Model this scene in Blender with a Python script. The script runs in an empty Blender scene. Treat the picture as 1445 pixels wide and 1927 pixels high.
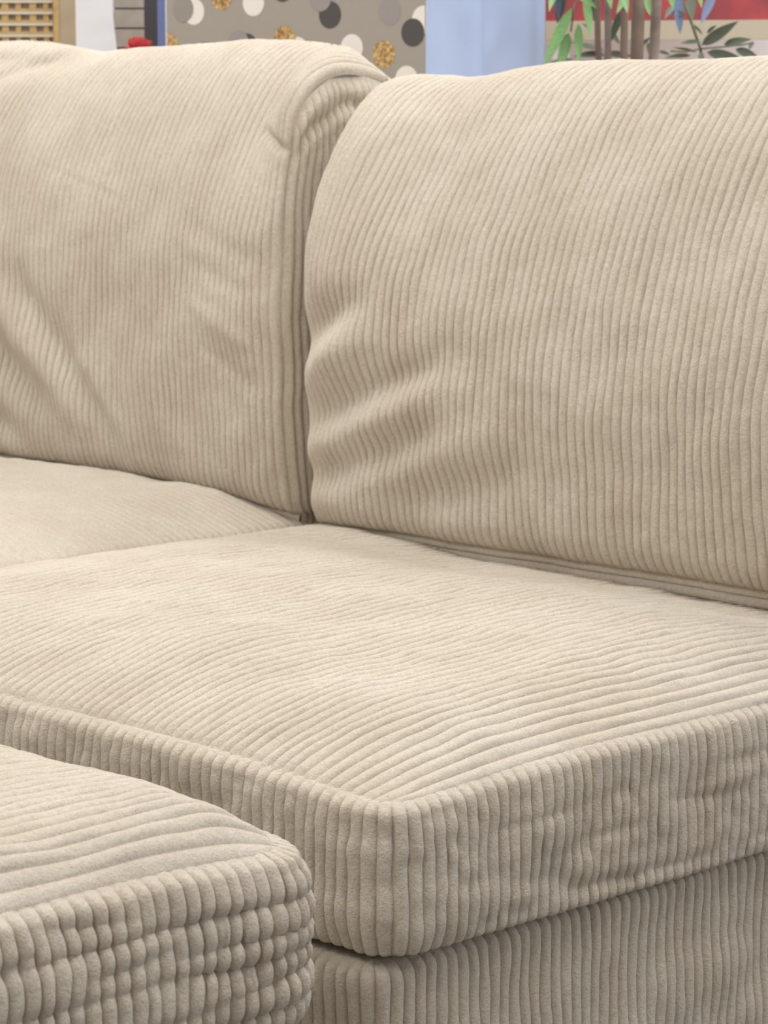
import bpy, math
import numpy as np
from mathutils import Vector

# ------------------------------------------------------------------ camera, world, lights
P = 0.0135                       # pitch of one corduroy wale (metres)
F = 5000.0                       # focal length in pixels of the 1445 x 1927 frame
YAW, PITCH = math.radians(45), math.radians(8.5)
FW = np.array([-math.sin(YAW)*math.cos(PITCH), math.cos(YAW)*math.cos(PITCH), -math.sin(PITCH)])
RT = np.array([math.cos(YAW), math.sin(YAW), 0.0])
UP = np.cross(RT, FW)
CAM = np.array([1.4913, -1.4989, 1.0071])
scene = bpy.context.scene
cam_d = bpy.data.cameras.new('camera')
cam_d.sensor_fit = 'HORIZONTAL'; cam_d.sensor_width = 36.0; cam_d.lens = F/1445*36.0
cam_d.clip_start = 0.05; cam_d.clip_end = 60
cam_d.dof.use_dof = True; cam_d.dof.focus_distance = 2.35; cam_d.dof.aperture_fstop = 26
cam = bpy.data.objects.new('camera', cam_d)
scene.collection.objects.link(cam)
cam.location = CAM
cam.rotation_euler = Vector(FW).to_track_quat('-Z', 'Y').to_euler()
scene.camera = cam

w = bpy.data.worlds.new('world'); scene.world = w; w.use_nodes = True
w.node_tree.nodes['Background'].inputs['Color'].default_value = (1.0, 0.975, 0.945, 1)
w.node_tree.nodes['Background'].inputs['Strength'].default_value = 0.36

def area(name, loc, target, size, size_y, power, col):
    d = bpy.data.lights.new(name, 'AREA'); d.shape = 'RECTANGLE'; d.size = size; d.size_y = size_y
    d.energy = power; d.color = col
    o = bpy.data.objects.new(name, d); scene.collection.objects.link(o); o.location = loc
    o.rotation_euler = (Vector(target)-Vector(loc)).to_track_quat('-Z', 'Y').to_euler()
    return o
for lx, ly in ((-3.6, 0.2), (-1.4, 0.2), (0.8, 0.2), (-3.6, -2.4), (-1.4, -2.4), (0.8, -2.4), (-4.6, 2.6), (-2.4, 2.6), (-0.2, 2.6)):
    area('ceiling_panel_light', (lx, ly, 2.9), (lx, ly, 0), 1.2, 1.2, 42 if ly > 2 else 26, (1, 0.97, 0.93))
area('daylight_panel', (3.6, 4.6, 1.7), (-1.0, 0.8, 0.7), 2.2, 1.8, 95, (0.74, 0.85, 1.0))

vs = scene.view_settings
vs.view_transform = 'Standard'; vs.look = 'None'; vs.gamma = 1.0; vs.use_curve_mapping = False
vs.exposure = 0.22

def at(px, py, depth):           # pixel + depth (in wale pitches) -> world point
    return CAM + (FW + RT*(px-722.5)/F - UP*(py-963.5)/F)*depth*P

# ------------------------------------------------------------------ materials
def srgb(r, g, b):
    f = lambda c: (c/255/12.92) if c/255 <= 0.04045 else ((c/255+0.055)/1.055)**2.4
    return (f(r), f(g), f(b), 1)
MATS = {}
def mat(name, col, rough=0.8, col2=None, scale=20.0, bump=0.0, bscale=200.0, sheen=0.0, metal=0.0, spec=0.3, stretch=None):
    if name in MATS: return MATS[name]
    m = bpy.data.materials.new(name); m.use_nodes = True
    nt = m.node_tree; b = nt.nodes['Principled BSDF']
    b.inputs['Base Color'].default_value = col; b.inputs['Roughness'].default_value = rough
    b.inputs['Metallic'].default_value = metal; b.inputs['Specular IOR Level'].default_value = spec
    b.inputs['Sheen Weight'].default_value = sheen; b.inputs['Sheen Roughness'].default_value = 0.5
    tc = nt.nodes.new('ShaderNodeTexCoord'); src = tc.outputs['Object']
    if stretch:
        mp = nt.nodes.new('ShaderNodeMapping'); mp.inputs['Scale'].default_value = stretch
        nt.links.new(src, mp.inputs['Vector']); src = mp.outputs['Vector']
    if col2:
        n = nt.nodes.new('ShaderNodeTexNoise'); n.inputs['Scale'].default_value = scale; n.inputs['Detail'].default_value = 5
        nt.links.new(src, n.inputs['Vector'])
        r = nt.nodes.new('ShaderNodeValToRGB'); r.color_ramp.elements[0].position = 0.35; r.color_ramp.elements[1].position = 0.68
        r.color_ramp.elements[0].color = col; r.color_ramp.elements[1].color = col2
        nt.links.new(n.outputs['Fac'], r.inputs['Fac']); nt.links.new(r.outputs['Color'], b.inputs['Base Color'])
    if bump:
        n2 = nt.nodes.new('ShaderNodeTexNoise'); n2.inputs['Scale'].default_value = bscale; n2.inputs['Detail'].default_value = 4
        nt.links.new(src, n2.inputs['Vector'])
        bp = nt.nodes.new('ShaderNodeBump'); bp.inputs['Strength'].default_value = bump; bp.inputs['Distance'].default_value = 0.002
        nt.links.new(n2.outputs['Fac'], bp.inputs['Height']); nt.links.new(bp.outputs['Normal'], b.inputs['Normal'])
    MATS[name] = m
    return m

def corduroy():
    m = bpy.data.materials.new('beige_corduroy'); m.use_nodes = True
    nt = m.node_tree; N = nt.nodes; L = nt.links; b = N['Principled BSDF']
    b.inputs['Roughness'].default_value = 0.95; b.inputs['Specular IOR Level'].default_value = 0.08
    b.inputs['Sheen Weight'].default_value = 0.22; b.inputs['Sheen Roughness'].default_value = 0.45
    b.inputs['Sheen Tint'].default_value = (1, 0.96, 0.9, 1)
    tc = N.new('ShaderNodeTexCoord')
    def noise(scale, detail, rough=0.55):
        n = N.new('ShaderNodeTexNoise'); n.inputs['Scale'].default_value = scale
        n.inputs['Detail'].default_value = detail; n.inputs['Roughness'].default_value = rough
        L.new(tc.outputs['Object'], n.inputs['Vector']); return n
    nap, fuzz, fine = noise(9, 4), noise(190, 5, 0.7), noise(520, 4, 0.7)
    def ramp(src, p0, p1, c0, c1):
        r = N.new('ShaderNodeValToRGB'); e = r.color_ramp.elements
        e[0].position, e[1].position = p0, p1; e[0].color, e[1].color = c0, c1
        L.new(src.outputs['Fac'], r.inputs['Fac']); return r
    r1 = ramp(nap, 0.36, 0.66, srgb(221, 209, 192), srgb(230, 220, 205))
    r2 = ramp(fuzz, 0.3, 0.7, (0.80, 0.785, 0.765, 1), (1, 1, 1, 1))
    mx = N.new('ShaderNodeMix'); mx.data_type = 'RGBA'; mx.blend_type = 'MULTIPLY'; mx.inputs['Factor'].default_value = 0.8
    L.new(r1.outputs['Color'], mx.inputs['A']); L.new(r2.outputs['Color'], mx.inputs['B'])
    r3 = ramp(fine, 0.32, 0.66, (0.84, 0.83, 0.81, 1), (1.05, 1.05, 1.05, 1))
    mx2 = N.new('ShaderNodeMix'); mx2.data_type = 'RGBA'; mx2.blend_type = 'MULTIPLY'; mx2.inputs['Factor'].default_value = 0.9
    L.new(mx.outputs['Result'], mx2.inputs['A']); L.new(r3.outputs['Color'], mx2.inputs['B'])
    L.new(mx2.outputs['Result'], b.inputs['Base Color'])
    ad = N.new('ShaderNodeMath'); ad.operation = 'MULTIPLY_ADD'; ad.inputs[1].default_value = 0.6
    L.new(fine.outputs['Fac'], ad.inputs[0]); L.new(fuzz.outputs['Fac'], ad.inputs[2])
    bp = N.new('ShaderNodeBump'); bp.inputs['Strength'].default_value = 0.9; bp.inputs['Distance'].default_value = 0.0032
    L.new(ad.outputs[0], bp.inputs['Height']); L.new(bp.outputs['Normal'], b.inputs['Normal'])
    return m
CORD = corduroy()

# ------------------------------------------------------------------ mesh helpers
col = scene.collection
def link(name, me, m, parent=None):
    o = bpy.data.objects.new(name, me); col.objects.link(o)
    if m: me.materials.append(m)
    if parent: o.parent = parent
    return o
def empty(name, label, cat, loc=(0, 0, 0), group=None):
    o = bpy.data.objects.new(name, None); col.objects.link(o); o.location = loc
    o.empty_display_size = 0.05
    tag(o, label, cat, group); return o
def tag(o, label=None, cat=None, group=None, kind=None):
    for k, v in (('label', label), ('category', cat), ('group', group), ('kind', kind)):
        if v: o[k] = v
    return o
def raw_mesh(name, V, Fc, smooth=True):
    me = bpy.data.meshes.new(name); me.from_pydata([tuple(map(float, v)) for v in V], [], Fc); me.update()
    if smooth:
        me.polygons.foreach_set('use_smooth', [True]*len(me.polygons))
    return me
def grid_mesh(name, G, m, parent=None, flip=False, origin=None):
    """G: (nu, nv, 3) array of world points -> one smooth mesh object."""
    nu, nv = G.shape[:2]
    V = G.reshape(-1, 3).astype(np.float32)
    if origin is not None: V = V-np.asarray(origin, np.float32)
    i = np.arange(nu-1)[:, None]*nv+np.arange(nv-1)[None, :]
    q = np.stack([i, i+nv, i+nv+1, i+1], -1).reshape(-1, 4)
    if flip: q = q[:, ::-1]
    me = bpy.data.meshes.new(name)
    me.vertices.add(len(V)); me.vertices.foreach_set('co', V.ravel())
    me.loops.add(q.size); me.loops.foreach_set('vertex_index', np.ascontiguousarray(q).ravel().astype(np.int32))
    me.polygons.add(len(q)); me.polygons.foreach_set('loop_start', np.arange(0, q.size, 4, dtype=np.int32))
    me.update(calc_edges=True)
    me.polygons.foreach_set('use_smooth', np.ones(len(q), bool))
    return link(name, me, m, parent)
def box_mesh(name, sx, sy, sz, bev=0.0, seg=2):
    import bmesh
    bm = bmesh.new(); bmesh.ops.create_cube(bm, size=1)
    bmesh.ops.scale(bm, vec=(sx, sy, sz), verts=bm.verts)
    if bev: bmesh.ops.bevel(bm, geom=bm.edges[:], offset=bev, segments=seg, affect='EDGES', profile=0.5)
    me = bpy.data.meshes.new(name); bm.to_mesh(me); bm.free(); return me
def box(name, c, s, m, parent=None, bev=0.003, rz=0.0):
    o = link(name, box_mesh(name, *s, bev), m, parent); o.location = c; o.rotation_euler = (0, 0, rz); return o

def hashf(ix, iy, seed):
    n = (ix.astype(np.int64)*374761393+iy.astype(np.int64)*668265263+seed*1442695041) & 0x7fffffff
    n = ((n ^ (n >> 13))*1274126177) & 0x7fffffff
    n = (n ^ (n >> 16)) & 0xffff
    return n/65535.0*2-1
def vnoise(x, y, seed=0):
    x, y = np.broadcast_arrays(np.asarray(x, float), np.asarray(y, float))
    ix, iy = np.floor(x), np.floor(y); fx, fy = x-ix, y-iy
    fx = fx*fx*fx*(fx*(fx*6-15)+10); fy = fy*fy*fy*(fy*(fy*6-15)+10)
    h = lambda a, b: hashf(ix+a, iy+b, seed)
    return (h(0, 0)*(1-fx)+h(1, 0)*fx)*(1-fy)+(h(0, 1)*(1-fx)+h(1, 1)*fx)*fy
def fbm(x, y, seed=0, n=3):
    return sum(vnoise(x*2**k, y*2**k, seed+17*k)*0.5**k for k in range(n))
SUB = np.array([0, .035, .09, .18, .32, .5, .68, .82, .91, .965])
def wale_samples(n0, n1):
    """sample positions (in pitches) from wale n0 to n1, clustered at the grooves"""
    return np.append((np.arange(n0, n1)[:, None]+SUB[None, :]).ravel(), n1)
def wale_profile(u, power=2.4):
    t = np.abs(2*(u-np.floor(u))-1)
    t = np.where(np.isclose(u, np.round(u)), 1.0, t)
    return 1-t**power
def normals(G, flip=False):
    a = np.gradient(G, axis=0); b = np.gradient(G, axis=1)
    n = np.cross(a, b); n /= np.linalg.norm(n, axis=-1, keepdims=True)+1e-12
    return -n if flip else n
def ss(x, a, b):
    t = np.clip((x-a)/(b-a), 0, 1); return t*t*(3-2*t)
def ridge(X, Y, x1, y1, x2, y2, amp, wid, bend=0.0, sharp=2.0):
    """smooth fold along the segment (x1,y1)-(x2,y2); amp > 0 stands out"""
    dx, dy = x2-x1, y2-y1; L = math.hypot(dx, dy)
    a = ((X-x1)*dx+(Y-y1)*dy)/L/L; d = ((X-x1)*(-dy)+(Y-y1)*dx)/L
    d = d-bend*4*a*(1-a)
    fall = ss(a, -0.15, 0.25)*(1-ss(a, 0.7, 1.15))
    return amp*np.exp(-np.abs(d/wid)**sharp)*fall
def edge_round(d, R):
    t = np.clip(d/R, 0, 1); return np.sqrt(np.clip(1-(1-t)**2, 0, 1))
def edge_soft(d, R):
    t = np.clip(d/R, 0, 1); return np.sin(t*math.pi/2)**0.85

# ------------------------------------------------------------------ boxed cushions (lengths in pitches)
def outline_y(x, x0, x1, y0, y1, rc):
    """front/back limits of a rounded rectangle at each x"""
    dl = np.clip(rc-(x-x0), 0, rc); dr = np.clip(rc-(x1-x), 0, rc); d = np.maximum(dl, dr)
    s = rc-np.sqrt(np.clip(rc*rc-d*d, 0, None))
    return y0+s, y1-s

def top_panel(parent, x0, x1, y0, y1, zs, rc, rounds, rise, crown, axis, extra=None, H=0.30, seed=1, step=0.42, name='top_panel', sag=None, cpow=(1, 1)):
    """panel whose wales run along `axis`; zs = seam height, rounds = width of the edge rolls (xlo, xhi, ylo, yhi), rise = their height"""
    if axis == 'y': a0, a1, b0, b1 = x0, x1, y0, y1
    else: a0, a1, b0, b1 = y0, y1, x0, x1
    ua = a1-wale_samples(0, int(round(a1-a0)))[::-1]
    nb = int((b1-b0)/step)
    v = np.linspace(0, 1, nb); v = v-0.035*np.sin(2*np.pi*v)          # denser at the two ends
    lo, hi = outline_y(ua, a0, a1, b0, b1, rc)
    A = np.repeat(ua[:, None], nb, 1); B = lo[:, None]+(hi-lo)[:, None]*v[None, :]
    X, Y = (A, B) if axis == 'y' else (B, A)
    ex = [edge_soft(X-x0, rounds[0]), edge_soft(x1-X, rounds[1]), edge_soft(Y-y0, rounds[2]), edge_soft(y1-Y, rounds[3])]
    if axis == 'y': ex[2] = edge_soft(B-lo[:, None], rounds[2]); ex[3] = edge_soft(hi[:, None]-B, rounds[3])
    else: ex[0] = edge_soft(B-lo[:, None], rounds[0]); ex[1] = edge_soft(hi[:, None]-B, rounds[1])
    inner = ex[0]*ex[1]*ex[2]*ex[3]
    Z = zs-0.55+(rise+0.55)*inner
    uu, vv = (X-x0)/(x1-x0), (Y-y0)/(y1-y0)
    Z = Z+crown*np.clip(np.sin(np.pi*uu**cpow[0]), 0, 1)**0.8*np.clip(np.sin(np.pi*vv**cpow[1]), 0, 1)**0.7
    Z = Z+(0.35*fbm(X/16, Y/16, seed)+0.10*fbm(X/4, Y/4, seed+5))*inner
    if extra is not None: Z = Z+extra(X, Y)*inner
    if sag is not None: Z = Z+sag(X, Y, 0)
    wob = 0.16*vnoise(A/3.0, B/5.0, seed+9)+0.35*vnoise(A/14, B/13, seed+11)
    if axis == 'y': X = X+wob*ex[0]*ex[1]
    else: Y = Y+wob*ex[2]*ex[3]
    G = np.stack([X, Y, Z], -1)
    n = normals(G, flip=(axis == 'x'))
    end = ss(B-lo[:, None], 0.0, 0.6)*ss(hi[:, None]-B, 0.0, 0.6)
    amp = H*(1+0.25*vnoise(A/1.0, B/3.0, seed+3)+0.12*vnoise(A/1.0, B/0.9, seed+4))
    h = amp*wale_profile(a1-A if axis == 'y' else A-a0, 2.9)*(0.5+0.5*end)-0.05*(1-end)
    G = (G+n*h[..., None])*P
    return grid_mesh(name, G, CORD, parent, flip=(axis == 'x'))

def rounded_rect_path(x0, x1, y0, y1, rc):
    """counter-clockwise outline as dense polyline starting at the middle of the back edge"""
    pts = []
    def arc(cx, cy, a0, a1):
        for a in np.linspace(a0, a1, 24): pts.append((cx+rc*math.cos(a), cy+rc*math.sin(a)))
    h = math.pi/2
    pts.append(((x0+x1)/2, y1))
    arc(x0+rc, y1-rc, h, 2*h); arc(x0+rc, y0+rc, 2*h, 3*h); arc(x1-rc, y0+rc, 3*h, 4*h); arc(x1-rc, y1-rc, 4*h, 5*h)
    pts.append(((x0+x1)/2, y1))
    return np.array(pts)

def border(parent, x0, x1, y0, y1, zs, zb, rc, bulge, sag=None, H=0.42, seed=1, rows=60, creases=(), knuckle=0.14, fine=None, name='border', roll=4.0, tws=0.22):
    """boxing strip round the cushion with upright wales; fine = function telling which outline points need full relief"""
    path = rounded_rect_path(x0, x1, y0, y1, rc)
    seg = np.linalg.norm(np.diff(path, axis=0), axis=1); L = np.concatenate([[0], np.cumsum(seg)])
    nw = int(round(L[-1])); u = wale_samples(0, nw); sarc = u/nw*L[-1]
    px = np.interp(sarc, L, path[:, 0]); py = np.interp(sarc, L, path[:, 1])
    if fine is not None:
        k = fine(px, py); whole = np.isclose(u, np.round(u))
        keep = k | whole; u, sarc, px, py = u[keep], sarc[keep], px[keep], py[keep]
    eps = 0.05
    tx = np.interp(sarc+eps, L, path[:, 0])-np.interp(sarc-eps, L, path[:, 0])
    ty = np.interp(sarc+eps, L, path[:, 1])-np.interp(sarc-eps, L, path[:, 1])
    ln = np.hypot(tx, ty)+1e-9; nx, ny = ty/ln, -tx/ln
    t = np.linspace(0, 1, rows); t = t-0.11*np.sin(2*np.pi*t)/1.0*0.9
    U = np.repeat(u[:, None], rows, 1); T = np.repeat(t[None, :], len(u), 0)
    X, Y = px[:, None]+0*T, py[:, None]+0*T
    zt = zs+(sag(X, Y, 0) if sag else 0); zl = zb+(sag(X, Y, 1) if sag else 0)
    Zc = zt+(zl-zt)*T
    b = bulge*np.clip(1-np.abs(2*T-1)**roll, 0, 1)**0.5-bulge
    ht = (zs-zb)
    d = b+0.18*fbm(U/5, T*ht/4, seed, 2)
    for (u1, t1, u2, t2, amp, wid) in creases:
        d = d+ridge(U, T*ht, u1, t1*ht, u2, t2*ht, amp, wid, bend=0.15*math.sin(u1*3.1))
    d = d+knuckle*vnoise(np.floor(U*0.999+1e-6)*0.61+0.13*np.sin(U), T*ht/1.1, seed+3)*ss(T, 0.03, 0.15)*(1-ss(T, 0.9, 1))
    tw = tws*(vnoise(U/4.0, T*ht/2.6, seed+8)+0.4*vnoise(U/1.5, T*ht/1.3, seed+12))*ss(T, 0.08, 0.35)*(1-ss(T, 0.8, 1))
    X = X+nx[:, None]*d+tw*(tx/ln)[:, None]; Y = Y+ny[:, None]*d+tw*(ty/ln)[:, None]
    tuck = np.stack([X[:, 0]-nx*1.6, Y[:, 0]-ny*1.6, Zc[:, 0]-0.35], -1)
    G = np.stack([X, Y, Zc], -1); n = normals(G, flip=True)
    out = np.stack([nx, ny, 0*nx], -1)[:, None, :]
    s = np.sign((n*out).sum(-1, keepdims=True)); s[s == 0] = 1; n = n*s
    end = ss(T*ht, 0.0, 1.0)*ss((1-T)*ht, 0.0, 0.7)
    amp = H*(1+0.22*vnoise(U/1.0, T*ht/2.0, seed+4))
    h = amp*wale_profile(U, 2.8)*(0.12+0.88*end)-0.2*(1-end)
    G = np.concatenate([tuck[:, None], G+n*h[..., None]], 1)*P
    return grid_mesh(name, G, CORD, parent, flip=True)

def flat_panel(parent, x0, x1, y0, y1, z, rc, name='bottom_panel'):
    path = rounded_rect_path(x0, x1, y0, y1, rc)[1:-1]*P
    V = [(a, b, z*P) for a, b in path]; n = len(V)
    V += [(a, b, z*P-0.004) for a, b in path]
    Fc = [list(range(n)), list(range(2*n-1, n-1, -1))]+[[i, n+i, n+(i+1) % n, (i+1) % n] for i in range(n)]
    return link(name, raw_mesh(name, V, Fc, False), CORD, parent)

# ------------------------------------------------------------------ the setting
M_FLOOR = mat('grey_carpet_tile', srgb(112, 106, 100), 0.95, srgb(128, 122, 114), 60, 0.4, 300)
M_WALL = mat('white_wall_paint', srgb(238, 238, 240), 0.8, srgb(232, 232, 234), 4, 0.1, 90)
YW = 3.35
o = box('floor', (-1.5, 0.4, -0.05), (9, 8, 0.1), M_FLOOR, bev=0); tag(o, kind='structure')
o = box('wall_back', (-1.5, YW+0.9, 1.5), (9, 0.1, 3.0), M_WALL, bev=0); tag(o, kind='structure')
o = box('baseboard_back', (-1.5, YW+0.835, 0.06), (9, 0.03, 0.12), mat('white_trim', srgb(215, 213, 210), 0.5)); tag(o, kind='structure')

# ------------------------------------------------------------------ sofa frame
def sofa_frame():
    t = empty('sofa_frame', 'beige corduroy sofa base and back carrying the seat and back cushions', 'sofa', (0, 0, 0))
    inv = t.location.copy()
    X0, X1, Y0, Y1, ZT, ZB = -176, -1.5, 0.0, 101, 22.7, 3.5
    border(t, X0, X1, Y0, Y1, ZT, ZB, 1.8, 1.5, None, 0.42, 3, 44, (), 0.03, lambda x, y: (y < 2.2) | (x > -4), name='base_cover', roll=16, tws=0.10)
    def b(name, c, s, m=CORD, bev=0.01):
        return box(name, Vector(c)*P-inv, Vector(s)*P, m, t, bev)
    b('deck', ((X0+X1)/2, (Y0+Y1)/2, ZT-1.2), (X1-X0-3.6, Y1-Y0-3.6, 2.0))
    b('core', ((X0+X1)/2, (Y0+Y1)/2, 12), (X1-X0-3.2, Y1-Y0-3.2, 16))
    b('back_panel', ((X0+X1)/2, 97.8, 47), (X1-X0, 7, 52), bev=0.03)
    for x in (X0+8, X1-8):
        for y in (Y0+8, Y1-8): b('foot', (x, y, 1.75), (5, 5, 3.5), mat('black_plastic', srgb(35, 33, 32), 0.5))
sofa_frame()

# ------------------------------------------------------------------ seat cushions
def right_sag(X, Y, k):                                     # end border sags in its middle, the near corner hangs
    e = ss(X, -8, -1)
    z = -0.5*e*np.sin(np.pi*np.clip(Y/74, 0, 1))**1.5*(0.6+0.6*k)
    if k == 0: z = z-0.9*np.exp(-((X+0)/12)**2-((Y-0)/12)**2)
    return z
def right_extra(X, Y):
    z = -0.55*np.exp(-((X+22)/13)**2-((Y-22)/12)**2)       # sat-in hollow
    z = z-2.6*ss(Y, 40, 66)*ss(X, -80, -48)
    z = z+0.16*np.exp(-np.abs(X+6)/5)*vnoise(X/2.5, Y/3.0, 77)
    return z
seat = empty('seat_cushion', 'beige corduroy seat cushion in front of the larger plain back cushion, nearest corner showing', 'cushion', (0, 0, 0), 'sofa seat cushions')
top_panel(seat, -81.2, -0.9, 0.9, 75.2, 34.05, 2.1, (22, 13, 14, 10), 2.1, 1.5, 'y', right_extra, 0.30, 21, sag=right_sag, cpow=(1.15, 0.85))
rng = np.random.RandomState(4)
cr = []
for k in range(46):
    u0 = rng.uniform(200, 262); l = rng.uniform(4, 12); t0 = rng.uniform(0.25, 0.92)
    cr.append((u0, t0, u0+l, t0+rng.uniform(-.07, .07), rng.choice([-1, -1, 0.6])*rng.uniform(.06, .16), rng.uniform(.35, .8)))
border(seat, -82, 0, 0, 76, 33.9, 22.9, 3.0, 1.0, right_sag, 0.38, 31, 64, cr, 0.09,
       lambda x, y: (y < 75) & ((y < 3.1) | (x > -3.1)), tws=0.13)
flat_panel(seat, -80.5, -1.5, 1.5, 74.5, 23.1, 2)

seatl = empty('seat_cushion', 'beige corduroy seat cushion below the wrinkled boxed back cushion, farther of the two', 'cushion', (0, 0, 0), 'sofa seat cushions')
top_panel(seatl, -174, -83.6, 1.8, 76.2, 33.9, 2.1, (6, 14, 8, 7), 1.7, 1.3, 'x', None, 0.30, 41, 0.5)
border(seatl, -174.8, -82.8, 1, 77, 33.7, 22.9, 3.0, 0.9, None, 0.4, 51, 30, (), 0.14, lambda x, y: (y < 3.2))
flat_panel(seatl, -173, -84.4, 2.4, 75.5, 23.1, 2)

# ------------------------------------------------------------------ back cushions
def back_cushion(parent, x0, x1, zb, zt, ys, front, back, endT, endR, topvar, folds, seed, top_r, end_r, H=0.28, rot=0.0, sidebulge=(0.5, 0.5), topdrop=(0, 0), hem=(2.0, 0.5)):
    """upright cushion; wales run up the face, over the top and down the back. top_r = roll of the crest (depth, height), end_r = tighter roll at the two ends"""
    n = int(round(x1-x0)); u = wale_samples(0, n); Hh = zt-zb
    def profile(rd, rh):                                     # (towards the viewer, height): front bottom -> crest -> back bottom
        pts = []
        for a in np.linspace(0, math.pi/2, 12): pts.append((front-1.6+1.6*math.sin(a), 2.6-2.6*math.cos(a)))
        for h in np.linspace(2.9, Hh-rh, 80): pts.append((front, h))
        for a in np.linspace(0.02, math.pi/2, 70): pts.append(((front-rd)+rd*math.cos(a), Hh-rh+rh*math.sin(a)))
        for a in np.linspace(0.05, math.pi/2, 24): pts.append((front-rd-(back+front-rd)*math.sin(a), Hh-7+7*math.cos(a)))
        for h in np.linspace(Hh-8, 0, 12): pts.append((-back, h))
        pts = np.array(pts); sg = np.linalg.norm(np.diff(pts, axis=0), axis=1); Lp = np.concatenate([[0], np.cumsum(sg)])
        k = 161                                              # the crest
        a = np.linspace(0, Lp[k], 150); b = np.linspace(Lp[k], Lp[k+23], 34)[1:]; c = np.linspace(Lp[k+23], Lp[-1], 12)[1:]
        q = np.concatenate([a, b, c])
        return np.interp(q, Lp, pts[:, 0]), np.interp(q, Lp, pts[:, 1]), q
    Oa, Za, sv = profile(*top_r); Ob, Zb, _ = profile(*end_r)
    thick = front
    nv = len(sv); U = np.repeat(u[:, None], nv, 1)
    wl = (1-ss(U, 0, 1.3*endR[0]))+(1-ss(n-U, 0, 1.3*endR[1]))
    O = Oa[None]*(1-wl)+Ob[None]*wl; Z = Za[None]*(1-wl)+Zb[None]*wl
    V = np.repeat(sv[None], len(u), 0)
    def T(uu, R, e): return e+(1-e)*edge_round(uu, R)
    tl, tr = T(U, endR[0], endT[0]), T(n-U, endR[1], endT[1])
    belly = 0.86+0.14*np.sin(np.pi*np.clip(Z/Hh*0.8+0.16, 0, 1))  # fuller in its lower half
    O2 = np.where(O > 0, O*tl*tr*belly, O*(0.5+0.5*tl*tr))
    X = x0+U
    drop = topdrop[0]*(1-edge_round(U, 9))+topdrop[1]*(1-edge_round(n-U, 16))
    Zs = zb+Z*(1+(topvar(X)-drop)/Hh*ss(Z/Hh, 0.15, 1.0))
    Zs = Zs-(hem[0]*(1-edge_round(U, 16))+hem[1]*(1-edge_round(n-U, 30)))*(1-ss(Z/Hh, 0, 0.25))
    if folds is not None: O2 = O2+folds(X, Zs)*(O > -thick*0.2)
    O2 = O2+(0.45*fbm(X/15, Zs/15, seed)+0.12*fbm(X/4, Zs/5, seed+3))*(O > 0)
    wob = 0.13*vnoise(U/3.0, V/4.0, seed+9)+0.45*vnoise(U/15, V/12, seed+11)
    ebl = edge_round(U, 6)*edge_round(n-U, 6)
    X = X+wob*ebl
    Y = ys-O2+rot*(X-x1)
    G = np.stack([X, Y, Zs], -1); nn = normals(G)
    nn *= np.sign((nn[..., 1]*(O > thick*0.9)).sum())*-1
    start = ss(V, 0.0, 1.0)
    amp = H*(1+0.25*vnoise(U, V/3.5, seed+4)+0.12*vnoise(U, V/1.0, seed+6))
    h = amp*wale_profile(U, 3.2)*(0.2+0.8*start)
    Gd = (G+nn*h[..., None])*P
    flip = np.sign((normals(G)[..., 1]*(O > thick*0.9)).sum()) > 0
    grid_mesh('face_panel', Gd, CORD, parent, flip=bool(flip))
    # bottom strip: wales running across under the hem of the face, then the underside
    q = np.concatenate([wale_samples(0, 3), [6.0, 12.0, 20.0]]); bf = G[::3, 0, :]
    S = np.zeros((len(bf), len(q), 3))
    for j, k in enumerate(q):
        a = min(k, 3.0)
        hh = 0.30*wale_profile(np.array([k]))[0] if k <= 3 else 0
        S[:, j] = bf+np.array([0, 0.05*a*a+0.05*a+max(k-3, 0)*1.3-0.9*hh, 0.05-0.92*a-0.35*hh])
    S[..., 1] = np.minimum(S[..., 1], ys+back*0.8)
    grid_mesh('bottom_strip', S*P, CORD, parent, flip=True)
    # end panels: upright wales between the front and the back edge of the face
    crest = 149
    for side in (0, -1):
        c = G[side]; fr, bk = c[:crest+1], c[crest:][::-1]
        m = 120; tz = np.linspace(0, 1, m); zbot = fr[0, 2]
        zc = c[:, 2].max()-8.0
        nwl = max(3, int(round(np.interp(zc-15, bk[:, 2], bk[:, 1])-np.interp(zc-15, fr[:, 2], fr[:, 1]))))
        q = wale_samples(0, nwl); k = (q/nwl)[:, None]
        up = c[:, 2] >= zc-0.5; uy, uz = c[up, 1], c[up, 2]; od = np.argsort(uy)
        yk = np.interp(zc, fr[:, 2], fr[:, 1])*(1-k)+np.interp(zc, bk[:, 2], bk[:, 1])*k
        zk = np.interp(yk, uy[od], uz[od])
        zz = zbot+(zk-zbot)*np.clip((tz[None]-0.02)/0.98, 0, 1); zl = np.minimum(zz, zc)
        yy = np.interp(zl, fr[:, 2], fr[:, 1])*(1-k)+np.interp(zl, bk[:, 2], bk[:, 1])*k
        zz[:, 0] -= 3.2
        E_ = np.stack([c[0, 0]+0*zz, yy, zz], -1)
        sgn = -1 if side == 0 else 1
        Q = np.repeat(q[:, None], m, 1); TT = np.repeat(tz[None], len(q), 0)
        bu = sidebulge[0 if side == 0 else 1]*np.sqrt(np.clip(4*(Q/nwl)*(1-Q/nwl), 0, 1))*ss(TT, 0, .08)*(1-ss(TT, .9, 1))
        bu = bu+0.35*fbm(Q/4, TT*12, seed+20, 2)*np.sin(np.pi*Q/nwl)
        bu = bu-0.55*np.exp(-((zk-zz-3.2+0.3*np.sin(Q))/0.7)**2)*ss(Q, 0, 2)+0.35*np.exp(-((zk-zz-1.4)/0.9)**2)*ss(Q, 0, 1.5)
        edge = np.clip(np.minimum(Q, nwl-Q)/0.7, 0, 1)
        hh = 0.34*wale_profile(Q)*(1-ss(TT, 0.97, 1))*edge
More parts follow.
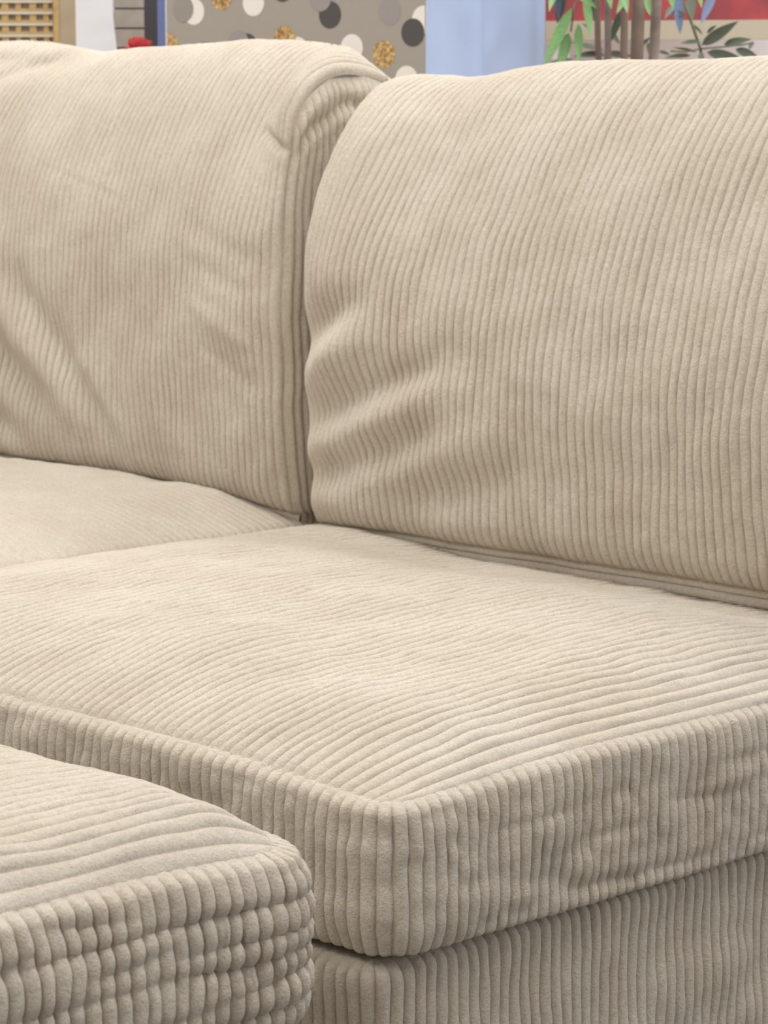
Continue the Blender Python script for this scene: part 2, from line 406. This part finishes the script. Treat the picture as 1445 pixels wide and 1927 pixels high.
        E_[..., 0] += sgn*(bu+hh)
        E_[..., 1] += 0.3*vnoise(Q/2.5, TT*9, seed+25)*np.sin(np.pi*Q/nwl)
        grid_mesh('side_panel', E_*P, CORD, parent, flip=(side == 0))

def folds_right(X, Z):
    f = 0
    for a in ((-82, 51, -66, 57.5, -1.7, 2.0), (-82, 46.5, -64, 55, 1.5, 1.9), (-76, 44.5, -54, 53, -1.3, 1.9), (-80, 41, -54, 50.5, 1.2, 2.0),
              (-76, 38.5, -56, 46, -1.1, 1.8), (-70, 40, -46, 46.5, 0.7, 2.2), (-83, 39, -68, 42.5, -0.8, 1.5), (-84, 36, -70, 39, 0.7, 1.5), (-64, 38, -44, 43, -0.5, 2.2)):
        f = f+ridge(X, Z, *a)
    return 0.78*f*(0.3+0.7*ss(X, -79, -71))
def topv_right(X):
    return 0.5*ss(X, -70, -35)-0.9*np.exp(-((X+68)/6.0)**2)+0.15*np.sin(X/5)
bcr = empty('back_cushion', 'plump beige corduroy back cushion on the right, diagonal folds low on its left edge', 'cushion', (0, 0, 0), 'sofa back cushions')
back_cushion(bcr, -78.6, -4, 35.9, 79.0, 80.0, 18.5, 8.5, (0.52, 0.6), (13, 10), topv_right, folds_right, 61, (19, 30), (18.5, 19), topdrop=(1.5, 1.5))

def folds_left(X, Z):
    f = 0
    for a in ((-146, 56, -124, 42, -1.5, 2.2), (-138, 58, -115, 40, 1.0, 2.6), (-152, 48, -128, 37.5, -1.2, 2.0), (-128, 56, -108, 38, -0.7, 2.0),
              (-118, 50, -108, 38, 0.7, 2.0), (-98, 56, -86, 51, 0.25, 1.0), (-97, 52, -86, 47, -0.2, 0.9), (-100, 64, -86, 60, -0.15, 1.2),
              (-91, 73, -84, 71, -0.7, 0.5), (-99, 60, -86, 56.5, -0.22, 1.0), (-128, 69.5, -108, 65, -0.16, 0.22), (-152, 81, -128, 80, -0.8, 1.2), (-150, 77, -135, 81, -0.7, 1.0)):
        f = f+ridge(X, Z, *a)
    return f
def topv_left(X):
    return 1.2*ss(-X, 130, 150)-0.5*np.exp(-((X+133)/6.0)**2)+0.4*np.exp(-((X+105)/8)**2)
bcl = empty('back_cushion', 'wrinkled beige corduroy back cushion on the left with a boxed side panel', 'cushion', (0, 0, 0), 'sofa back cushions')
back_cushion(bcl, -174, -83.5, 36.0, 82.0, 83.5, 15.5, 5.5, (0.7, 0.93), (9, 6), topv_left, folds_left, 71, (16, 24), (8.5, 7), rot=-0.05, sidebulge=(.5, 1.0), topdrop=(2, 3.4), hem=(0, 1.5))

# ------------------------------------------------------------------ ottoman in the foreground
ott = empty('ottoman', 'beige corduroy ottoman in the foreground with crinkled upright ribs on its side', 'ottoman', (0, 0, 0))
cr = [(186, .27, 226, .25, -0.34, 0.40), (184, .47, 206, .50, -0.22, 0.40), (203, .40, 228, .36, -0.33, 0.38), (186, .72, 208, .70, -0.23, 0.4), (204, .53, 228, .49, -0.31, 0.38),
      (206, .66, 228, .62, -0.27, 0.36), (188, .90, 210, .88, -0.20, 0.4), (204, .80, 228, .76, -0.31, 0.38), (212, .13, 228, .14, -0.23, 0.3), (208, .92, 228, .89, -0.24, 0.3)]
for k in range(16):
    u0 = rng.uniform(186, 222); l = rng.uniform(3, 7); t0 = rng.uniform(0.12, 0.95)
    cr.append((u0, t0, u0+l, t0+rng.uniform(-.05, .05), -rng.uniform(.12, .3), rng.uniform(.25, .45)))
OX0, OX1, OY0, OY1 = -54, 8.0, -76, -12.0
def ott_extra(X, Y):
    return 0.14*np.exp(-np.abs(X-OX1+6)/6)*vnoise(X/3, Y/4, 99)
def ott_sag(X, Y, k):
    return (-0.6*np.exp(-((X-OX1)/8)**2-((Y-OY1)/8)**2)) if k == 0 else 0*X
top_panel(ott, OX0+1.6, OX1-1.6, OY0+1.6, OY1-1.6, 35.5, 2.9, (5, 5, 6, 6), 1.5, 1.9, 'y', ott_extra, 0.22, 81, sag=ott_sag)
border(ott, OX0, OX1, OY0, OY1, 35.4, 24.0, 4.5, 1.8, ott_sag, 0.45, 91, 100, cr, 0.10,
       lambda x, y: (x > OX1-5) | ((y > OY1-4.6) & (x > -40)), roll=2.6, tws=0.16)
flat_panel(ott, OX0+1, OX1-1, OY0+1, OY1-1, 24.5, 4)
border(ott, OX0+1.5, OX1-1.5, OY0+1.5, OY1-1.5, 24.2, 3.5, 2.5, 0.1, None, 0.4, 95, 24, (), 0.03, lambda x, y: (x > OX1-5) | (y > OY1-4.6), name='base_skirt')
for x in (OX0+8, OX1-8):
    for y in (OY0+8, OY1-8): box('foot', Vector((x, y, 1.75))*P, Vector((5, 5, 3.5))*P, MATS['black_plastic'], ott)

# ------------------------------------------------------------------ background: display behind the sofa
M_WOOD = mat('pale_table_wood', srgb(186, 172, 150), 0.6, srgb(172, 156, 132), 8, 0.1, 60, stretch=(1, 12, 12))
TZ = 0.72
tb = empty('display_table', 'long pale wooden display table standing behind the sofa', 'table', (-137*P, 150*P, 0))
box('table_top', (0, 0, TZ-0.02), (164*P, 94*P, 0.04), M_WOOD, tb)
for x in (-76*P, 76*P):
    for y in (-42*P, 42*P): box('leg', (x, y, (TZ-0.04)/2), (0.06, 0.06, TZ-0.04), M_WOOD, tb)

# --- polka-dot gift bag: front turned away to the left, gusset towards the right
BA = math.radians(34)
FWH = np.array([-math.sin(YAW), math.cos(YAW), 0.0])
ef = -RT*math.cos(BA)+FWH*math.sin(BA)                      # along the front, leftwards
eg = RT*math.sin(BA)+FWH*math.cos(BA)                       # along the gusset, rightwards
ez = np.array([0, 0, 1.0])
corner = at(800, 100, 318); corner[2] = TZ
M_BAG = mat('grey_gift_paper', srgb(158, 151, 142), 0.55)
M_GUS = mat('pale_blue_paper', srgb(174, 190, 222), 0.4, srgb(166, 182, 216), 6)
bag = empty('gift_bag', 'tall grey gift bag with white, charcoal and gold polka dots and pale blue side', 'gift bag', corner)
def hit(px, py, org, e1, e2):                               # pixel -> coordinates on a plane through org
    r = FW+RT*(px-722.5)/F-UP*(py-963.5)/F
    A_ = np.stack([e1, e2, -r], 1); k = np.linalg.solve(A_, CAM-org); return k[0], k[1]
BW = hit(314, 100, corner, ef, ez)[0]; GW = hit(1025, 100, corner, eg, ez)[0]/0.98; BH = 0.66
def quad_panel(name, a, b, c, d, m, parent, th=0.002):
    a, b, c, d = [np.array(v, float) for v in (a, b, c, d)]
    n = np.cross(b-a, d-a); n /= np.linalg.norm(n)
    V = [a, b, c, d]+[v-n*th for v in (a, b, c, d)]
    Fc = [(0, 1, 2, 3), (7, 6, 5, 4), (0, 4, 5, 1), (1, 5, 6, 2), (2, 6, 7, 3), (3, 7, 4, 0)]
    return link(name, raw_mesh(name, V, Fc, False), m, parent)
nf = np.cross(ez, ef); nf = nf if nf@(CAM-corner) > 0 else -nf
ng = np.cross(eg, ez); ng = ng if ng@(CAM-corner) > 0 else -ng
quad_panel('front_panel', ef*BW, ef*0, ez*BH, ef*BW+ez*BH, M_BAG, bag)
quad_panel('back_panel', eg*GW*0.98+ef*BW, eg*GW*0.98, eg*GW*0.98+ez*BH, eg*GW*0.98+ef*BW+ez*BH, M_BAG, bag)
quad_panel('bottom_panel', ef*0, ef*BW, ef*BW+eg*GW*.98, eg*GW*.98, M_BAG, bag)
def gusset(off, sgn):                                       # folded inwards at the middle crease, with soft paper waves
    nu, nv = 41, 40; G = np.zeros((nu, nv, 3))
    for i_, k in enumerate(np.linspace(0, 1, nu)):
        for j_, z in enumerate(np.linspace(0, 1, nv)):
            fold = (1-abs(2*k-1))*0.022*(0.25+0.75*z)-0.010*math.exp(-((k-0.5)/0.05)**2)*(1 if k <= 0.5 else 0)
            wv = 0.006*math.sin(9*z+5*k)*math.sin(math.pi*k*2)**2+0.004*float(vnoise(k*5, z*7, 5))*math.sin(math.pi*k)
            G[i_, j_] = off+eg*GW*0.98*k-ng*sgn*(fold+wv)+ez*BH*z
    return grid_mesh('gusset', G, M_GUS, bag, flip=sgn < 0)
gusset(np.zeros(3), 1); gusset(ef*BW, -1)
M_DW = mat('white_dot_print', srgb(226, 221, 214), 0.5); M_DC = mat('charcoal_dot_print', srgb(82, 79, 78), 0.45)
M_DG = mat('grey_dot_print', srgb(147, 141, 134), 0.5); M_DL = mat('light_grey_dot_print', srgb(150, 143, 142), 0.5)
M_GL = mat('gold_glitter_print', srgb(150, 112, 62), 0.35, srgb(236, 205, 150), 170, 0.6, 260, metal=0.5)
def dot(px, py, m, rpx=26, lift=1):
    a, z = hit(px, py, corner, ef, ez); r = rpx/F*318*P
    V = [nf*lift*0.0004+ef*a+ez*z]
    ring = []
    for i_ in range(40):
        q = 2*math.pi*i_/40; aa = min(max(a+r*math.cos(q), 0.0004), BW-0.0004); ring.append(nf*lift*0.0004+ef*aa+ez*(z+r*math.sin(q)))
    Fc = [(0, 1+i_, 1+(i_+1) % 40) for i_ in range(40)]
    return link('polka_dot', raw_mesh('polka_dot', V+ring, Fc, False), m, bag)
# dots as printed: later ones lie over earlier ones
for (px, py, m, l) in ((365, 22, M_DW, 1), (345, 17, M_DG, 2), (417, -6, M_GL, 1), (477, 5, M_DW, 1), (532, -22, M_DC, 1), (621, 28, M_DC, 1), (603, -4, M_DL, 2),
                       (733, 22, M_DL, 1), (536, 74, M_GL, 2), (560, 95, M_DW, 1), (449, 82, M_DL, 2), (465, 88, M_DC, 1), (385, 104, M_DC, 1),
                       (662, 90, M_DW, 1), (722, 102, M_GL, 1), (765, 150, M_DW, 1), (777, 61, M_DC, 2), (797, 37, M_DW, 1), (316, 86, M_GL, 1),
                       (690, -40, M_GL, 1), (760, -60, M_DW, 1), (380, -70, M_DC, 1), (450, -90, M_DW, 1), (560, -90, M_GL, 1), (640, -100, M_DW, 1), (330, -120, M_DW, 1),
                       (640, 190, M_DC, 1), (500, 180, M_DW, 1), (420, 200, M_GL, 1), (700, 240, M_DW, 1), (560, 270, M_DC, 1)):
    dot(px, py, m, lift=l)
a_, z_ = hit(797, 37, corner, ef, ez); r_ = 26/F*318*P      # the dot that wraps round the corner onto the gusset
V = []; 
for q in np.linspace(-1, 1, 15):
    xx = math.sqrt(max(0, r_*r_-(q*r_)**2))-a_
    V += [ng*0.0008+ez*(z_+q*r_), ng*0.0008+eg*max(xx, 0)*1.0+ez*(z_+q*r_)-ng*max(xx, 0)*0.36]
link('polka_dot', raw_mesh('polka_dot', V, [(2*i_, 2*i_+1, 2*i_+3, 2*i_+2) for i_ in range(14)], False), M_DW, bag)
HANDLES = []
for off in (0, 1):                                          # cord handles
    base_ = eg*GW*0.98*off; c_ = []
    for q in np.linspace(0, math.pi, 25): c_.append(base_+ef*(BW/2+0.09*math.cos(q))+ez*(BH-0.03+0.15*math.sin(q))+nf*(0.004 if off == 0 else -0.006))
    HANDLES.append(c_)

# --- frontal helper frame for things that face the camera side of the shop
def frontal(depth): return lambda px, py: at(px, py, depth)
def slab(name, corners, th, m, parent=None):
    """slab with its front face on four world points, going th metres back"""
    a, b, c, d = [np.array(v, float) for v in corners]
    return quad_panel(name, a, b, c, d, m, parent, th)
def rel(o, pts): return [np.array(p)-np.array(o.location) for p in pts]
def drop(p, z): q = np.array(p); q[2] = z; return q

# woven panel in a wooden frame, far left
q = frontal(390)
wp = empty('woven_screen', 'golden woven cane panel in a tan wooden frame at the left edge', 'screen', drop(q(60, 80), TZ))
M_GOLD = mat('golden_cane', srgb(206, 176, 122), 0.6, srgb(188, 156, 102), 60)
M_TAN = mat('tan_frame_wood', srgb(190, 172, 146), 0.6, srgb(180, 160, 132), 12)
M_GREYB = mat('grey_backing', srgb(160, 146, 128), 0.8)
M_PALE = mat('pale_reed', srgb(216, 204, 184), 0.6)
zb_, zt_ = TZ, q(0, -150)[2]
def fx(px, z, dep=390, back=0.0):
    p = at(px, 100, dep); p = p+FWH*back; p[2] = z; return p
def vbox(name, px0, px1, z0, z1, m, parent, dep=390, back=0.0, th=0.012):
    return slab(name, rel(parent, [fx(px0, z0, dep, back), fx(px1, z0, dep, back), fx(px1, z1, dep, back), fx(px0, z1, dep, back)]), th, m, parent)
vbox('backing', -118, 100, zb_, zt_, M_GREYB, wp, back=0.012)
vbox('frame_post', 101, 143, zb_, zt_+0.02, M_TAN, wp, th=0.03)
vbox('frame_post', -160, -119, zb_, zt_+0.02, M_TAN, wp, th=0.03)
vbox('frame_rail', -118.5, 100.5, zb_, zb_+0.03, M_TAN, wp, th=0.03)
for k, x_ in enumerate(range(-116, 100, 26)):               # upright canes
    vbox('upright_cane', x_+16, x_+26 if k % 2 else x_+29, zb_+0.031, zt_, M_GOLD, wp, back=0.006, th=0.005)
for k in range(30):                                         # crossing reeds, a pale and a golden one
    z0 = zb_+0.04+k*0.0222
    if z0 > zt_-0.02: break
    vbox('cross_reed', -118, 100, z0, z0+0.0062, M_PALE, wp, back=0.0025, th=0.003)
    vbox('cross_reed', -118, 100, z0+0.0068, z0+0.0105, M_GOLD, wp, back=0.0015, th=0.003)
vbox('gold_edge', 101.5, 112, zb_+0.031, zt_, M_GOLD, wp, back=-0.002, th=0.0019)

# white marbled board with a slanted edge
wb = empty('marble_board', 'white marbled board with a slanted right edge beside the woven panel', 'board', drop(at(185, 80, 372), TZ))
d_ = 372
slab('board', rel(wb, [fx(143.5, TZ, d_), fx(262, TZ, d_), fx(197, TZ+0.62, d_), fx(143.5, TZ+0.62, d_)]), 0.012,
     mat('white_marble_print', srgb(232, 231, 233), 0.35, srgb(222, 220, 220), 5, stretch=(1, 1, 3)), wb)

# grey plank crate, dark post, blue binder edge
gc = empty('plank_crate', 'grey plank crate with dark gaps between its boards', 'crate', drop(at(260, 80, 384), TZ))
M_PLK = mat('weathered_grey_plank', srgb(172, 163, 152), 0.8, srgb(158, 149, 138), 30, 0.3, 80)
M_DARK = mat('dark_stained_wood', srgb(70, 66, 68), 0.6)
vbox('side_back', 214, 300, TZ, TZ+0.60, M_DARK, gc, dep=384, back=0.02, th=0.02)
for k in range(17):
    z0 = TZ+0.002+k*0.0378
    vbox('plank', 214, 282, z0, z0+0.0348, M_PLK, gc, dep=384, th=0.018)
pst = empty('display_post', 'dark upright post between the plank crate and the blue board', 'post', drop(at(290, 80, 372), TZ))
vbox('post', 272, 297, TZ, TZ+0.66, M_DARK, pst, dep=372, th=0.03)
bb = empty('blue_board', 'narrow slate blue board edge standing left of the gift bag', 'board', drop(at(303, 80, 352), TZ))
vbox('board', 297, 311, TZ, TZ+0.62, mat('slate_blue_paint', srgb(118, 126, 168), 0.5), bb, dep=352, th=0.02)

# red silk flower
def petal_mesh(name, l, w_, cup):
    V, Fc = [], []
    for i_ in range(6):
        t = i_/5
        for j_ in range(5):
            s_ = (j_-2)/2; ww = w_*math.sin(math.pi*(0.12+0.80*t))**0.8
            V.append((l*t*math.cos(cup*t), s_*ww, l*math.sin(cup*t)*t+0.25*ww*s_*s_))
    for i_ in range(5):
        for j_ in range(4): a = i_*5+j_; Fc.append((a, a+5, a+6, a+1))
    return raw_mesh(name, V, Fc)
M_RED = mat('red_silk', srgb(214, 88, 84), 0.7, srgb(198, 66, 66), 60)
fl = empty('silk_flower', 'red silk flower poking up behind the left back cushion', 'flower', at(262, 100, 362))
for ring_, (n_, l_, cup_) in enumerate(((6, 0.034, 0.25), (6, 0.030, 0.8), (5, 0.024, 1.2))):
    me = petal_mesh('petal', l_, 0.013, cup_); me.materials.append(M_RED)
    for i_ in range(n_):
        o = bpy.data.objects.new('petal', me); col.objects.link(o); o.parent = fl
        o.rotation_euler = (0.1*math.sin(i_*2.1), 0.12*math.cos(i_), 2*math.pi*i_/n_+ring_*0.5); o.location = (0, 0, 0.003*ring_)
cu = raw_mesh('stem', [(0.002*math.cos(a), 0.002*math.sin(a), z) for z in (-(float(fl.location[2])-TZ), 0.004) for a in np.linspace(0, 2*math.pi, 7)[:-1]], [(i_, (i_+1) % 6, 6+(i_+1) % 6, 6+i_) for i_ in range(6)])
link('stem', cu, mat('green_stem', srgb(80, 108, 62), 0.6), fl)

# picture with a pale frame on the right
pic = empty('framed_picture', 'red floral picture in a pale beige frame behind the leafy plants', 'picture', drop(at(1250, 60, 362), TZ))
M_FR = mat('pale_beige_frame', srgb(196, 186, 168), 0.5)
zf0, zf1 = at(0, 75, 362)[2], at(0, 39, 362)[2]
def pq(px, z, back=0.0): return fx(px, z, 362-(px-1250)*0.012, back)
def pbox(name, a, b, z0, z1, m, back, th): return slab(name, rel(pic, [pq(a, z0, back), pq(b, z0, back), pq(b, z1, back), pq(a, z1, back)]), th, m, pic)
zf2 = zf1+0.46
pbox('frame_rail', 985, 1520, zf0, zf1, M_FR, -0.01, 0.03); pbox('frame_rail', 985, 1520, zf2, zf2+0.035, M_FR, -0.01, 0.03)
pbox('frame_stile', 950, 984, zf0, zf2+0.035, M_FR, -0.01, 0.03); pbox('frame_stile', 1521, 1555, zf0, zf2+0.035, M_FR, -0.01, 0.03)
M_PIC = mat('red_floral_print', srgb(78, 64, 74), 0.5, srgb(196, 84, 88), 7)
pbox('print', 984.5, 1520.5, zf1, zf2, M_PIC, 0.004, 0.01)
pbox('stand_foot', 1040, 1070, TZ, zf0, M_WALL, 0.0, 0.02); pbox('stand_foot', 1470, 1500, TZ, zf0, M_WALL, 0.0, 0.02)
# white backing board behind the picture
wbd = empty('white_board', 'plain white board standing behind the plants and the framed picture', 'board', drop(at(1250, 60, 374), TZ))
slab('panel', rel(wbd, [fx(960, TZ, 374), fx(1560, TZ, 374), fx(1560, TZ+0.75, 374), fx(960, TZ+0.75, 374)]), 0.02, M_WALL, wbd)

# --- artificial plants
def leaf_mesh(name, l, w_, bend, fold=0.25, m=None):
    V, Fc = [], []; n_ = 9
    for i_ in range(n_):
        t = i_/(n_-1); ww = w_*(math.sin(math.pi*t**0.75)**0.9 if 0 < t < 1 else 0.02)
        x_, z_ = l*t, bend*l*t*t
        V += [(x_, -ww, z_+fold*ww), (x_, 0, z_), (x_, ww, z_+fold*ww)]
    for i_ in range(n_-1):
        a = 3*i_; Fc += [(a, a+3, a+4, a+1), (a+1, a+4, a+5, a+2)]
    me = raw_mesh(name, V, Fc)
    if m: me.materials.append(m)
    return me
def put_leaf(parent, me, base, tip, roll=0.0, scale=1.0):
    """leaf from base towards tip (world points)"""
    d = Vector(tip)-Vector(base); o = bpy.data.objects.new('leaf', me); col.objects.link(o); o.parent = parent
    from mathutils import Quaternion, Matrix
    x_ = d.normalized(); z_ = -Vector(FW)+Vector((0, 0, 0.5)); z_ = (z_-x_*z_.dot(x_)).normalized(); y_ = z_.cross(x_)
    qn = Matrix((x_, y_, z_)).transposed().to_quaternion()
    o.rotation_mode = 'QUATERNION'; o.rotation_quaternion = qn @ Quaternion((1, 0, 0), roll)
    o.location = Vector(base)-parent.location; s_ = d.length; o.scale = (s_, s_, s_); return o
def tube(name, pts, r, m, parent, n_=8):
    pts = [np.array(p)-np.array(parent.location) for p in pts]; V, Fc = [], []
    for k, p in enumerate(pts):
        d = pts[min(k+1, len(pts)-1)]-pts[max(k-1, 0)]; d /= np.linalg.norm(d)+1e-9
        a = np.cross(d, [0.31, 0.95, 0.05]); a /= np.linalg.norm(a); b = np.cross(d, a)
        rr = r[k] if hasattr(r, '__len__') else r
        for i_ in range(n_): q_ = 2*math.pi*i_/n_; V.append(p+rr*(a*math.cos(q_)+b*math.sin(q_)))
    for k in range(len(pts)-1):
        for i_ in range(n_): Fc.append((k*n_+i_, k*n_+(i_+1) % n_, (k+1)*n_+(i_+1) % n_, (k+1)*n_+i_))
    Fc.append(tuple(range(n_))[::-1]); Fc.append(tuple((len(pts)-1)*n_+i_ for i_ in range(n_)))
    return link(name, raw_mesh(name, V, Fc), m, parent)
def pot(parent, r, h, m):
    prof = [(0, 0), (r*0.75, 0), (r*0.8, 0.006), (r, h-0.02), (r*1.06, h-0.02), (r*1.06, h), (r*0.94, h), (r*0.92, h-0.02), (0, h-0.02)]; V, Fc = [], []
    for (rr, z) in prof:
        for i_ in range(24): q_ = 2*math.pi*i_/24; V.append((rr*math.cos(q_), rr*math.sin(q_), z))
    for k in range(len(prof)-1):
        for i_ in range(24): Fc.append((k*24+i_, k*24+(i_+1) % 24, (k+1)*24+(i_+1) % 24, (k+1)*24+i_))
    return link('pot', raw_mesh('pot', V, Fc), m, parent)
for c_ in HANDLES: tube('handle', [np.array(bag.location)+k for k in c_], 0.003, M_DC, bag, 6)
M_BARK = mat('brown_bamboo', srgb(132, 114, 102), 0.55, srgb(112, 95, 84), 25, 0.2, 80)
M_BARK2 = mat('grey_bamboo', srgb(144, 130, 122), 0.5, srgb(120, 106, 98), 25, 0.2, 80)
M_LG = mat('bright_green_leaf', srgb(112, 150, 92), 0.5, srgb(94, 132, 74), 30)
M_LD = mat('dark_green_leaf', srgb(84, 94, 82), 0.5, srgb(98, 108, 90), 30)
M_LB = mat('blue_grey_leaf', srgb(106, 124, 154), 0.5, srgb(90, 106, 134), 30)
M_LO = mat('olive_leaf', srgb(108, 112, 76), 0.5, srgb(88, 94, 62), 30)
M_POT = mat('terracotta_glaze', srgb(120, 92, 74), 0.5)
D1 = 336
pl = empty('bamboo_plant', 'artificial bamboo with brown stems and bright green leaves right of the gift bag', 'plant', drop(at(1180, 100, D1), TZ))
pot(pl, 0.075, 0.12, M_POT)
for k, (px, wpx, m, dd) in enumerate(((1124, 12, M_BARK, 0), (1143, 13, M_BARK2, 3), (1174, 15, M_BARK, -2), (1199, 26, M_BARK, 4), (1232, 20, M_BARK2, 0))):
    foot = np.array(pl.location)+RT*((px-1180)/F*D1*P*0.6)+np.array([0, 0, 0.10]); top = fx(px+2, TZ+0.62, D1+dd)
    pts = [foot*(1-t)+top*t for t in np.linspace(0, 1, 6)]
    mid = fx(px, at(0, 60, D1)[2], D1+dd); t_ = (mid[2]-foot[2])/(top[2]-foot[2])
    cor = mid-(foot*(1-t_)+top*t_)
    pts = [p+cor*math.sin(math.pi*min(t/ (2*t_), 1)) if t > 0 else p for p, t in zip(pts, np.linspace(0, 1, 6))]
    tube('stem', pts, wpx/2/F*D1*P, m, pl, 10)
LM = [leaf_mesh('leaf', 1, w_, b_, 0.3, m) for (w_, b_, m) in ((0.085, 0.10, M_LG), (0.10, -0.08, M_LG), (0.13, 0.05, M_LD), (0.15, -0.1, M_LD), (0.11, 0.08, M_LB), (0.12, 0.05, M_LO))]
def lf(parent, me, a, b, da, db, roll=0.3): return put_leaf(parent, LM[me], at(a[0], a[1], da), at(b[0], b[1], db), roll)
for (me, a, b, ro) in ((0, (1075, 15), (1027, 138), .4), (1, (1070, 62), (1050, 136), -.3), (0, (1088, 45), (1094, 126), .5), (1, (1100, -5), (1113, 66), -.5), (0, (1172, -30), (1184, 32), .4),
                       (1, (1190, -25), (1160, 20), .2), (0, (1216, -10), (1228, 35), .6), (1, (1258, -40), (1266, 14), .2), (0, (1310, -35), (1316, 22), -.4), (1, (1080, -20), (1120, 12), .5),
                       (0, (1050, -40), (1035, 30), .3), (1, (1140, -40), (1150, 12), .1), (0, (1205, -60), (1240, -10), .3)):
    lf(pl, me, a, b, D1-5, D1-9, ro)
for (me, a, b, ro) in ((4, (1050, -20), (1052, 40), .3), (2, (1110, -30), (1120, 40), .4), (3, (1062, -15), (1046, 45), .1), (2, (1170, 20), (1150, 80), .3)):
    lf(pl, me, a, b, D1+5, D1+7, ro)
tube('twig', [at(1125, -40, D1), at(1095, -15, D1-3), at(1080, 10, D1-5), at(1074, 60, D1-5)], 0.0015, M_LO, pl, 5)
D2 = 346
p2 = empty('leafy_plant', 'dark green broad-leaved artificial plant below the red picture', 'plant', drop(at(1330, 110, D2), TZ))
pot(p2, 0.06, 0.10, M_POT)
crown_ = at(1318, 92, D2)
tube('stem', [np.array(p2.location)+np.array([0, 0, 0.08]), at(1326, 150, D2), crown_, at(1300, 40, D2), at(1282, -10, D2)], 0.0025, M_LO, p2, 6)
for (me, a, b, ro) in ((2, (1320, 85), (1390, 40), .4), (3, (1362, 84), (1412, 72), .2), (2, (1330, 98), (1402, 114), .5), (3, (1384, 92), (1432, 112), .3), (2, (1318, 78), (1280, 84), .2),
                       (3, (1322, 66), (1300, 42), .3), (2, (1330, 62), (1350, 48), .3), (5, (1310, 98), (1262, 92), .4), (5, (1300, 104), (1248, 112), .3), (3, (1318, 100), (1322, 118), .3), (2, (1416, 78), (1410, 95), .3),
                       (4, (1276, -14), (1281, 68), .3), (4, (1345, -16), (1320, 50), .3), (2, (1300, -12), (1303, 40), .2), (3, (1270, 10), (1250, 32), .3), (2, (1262, 22), (1292, 30), .4)):
    lf(p2, me, a, b, D2-4, D2-6, ro)
tube('twig', [crown_, at(1362, 88, D2-4), at(1400, 84, D2-5), at(1418, 80, D2-6)], 0.0014, M_LO, p2, 5)
tube('twig', [crown_, at(1290, 98, D2-3), at(1262, 96, D2-4)], 0.0014, M_LO, p2, 5)
D3 = 351
p3 = empty('potted_plant', 'low dark-leaved plant seen between the bamboo stems', 'plant', drop(at(1130, 120, D3), TZ))
pot(p3, 0.055, 0.09, M_POT)
c3 = at(1140, 98, D3)
tube('stem', [np.array(p3.location)+np.array([0, 0, 0.07]), at(1136, 150, D3), c3, at(1150, 40, D3)], 0.0025, M_LO, p3, 6)
for (me, a, b, ro) in ((2, (1138, 96), (1068, 82), .4), (3, (1140, 104), (1078, 102), .3), (2, (1142, 100), (1190, 106), .4), (3, (1150, 60), (1165, 82), .3), (2, (1080, 112), (1030, 120), .4), (3, (1112, 60), (1096, 42), .3),
                       (2, (1200, 90), (1225, 70), .2), (5, (1218, 80), (1225, 110), .3), (2, (1240, 96), (1262, 104), .3)):
    lf(p3, me, a, b, D3-2, D3-3, ro)
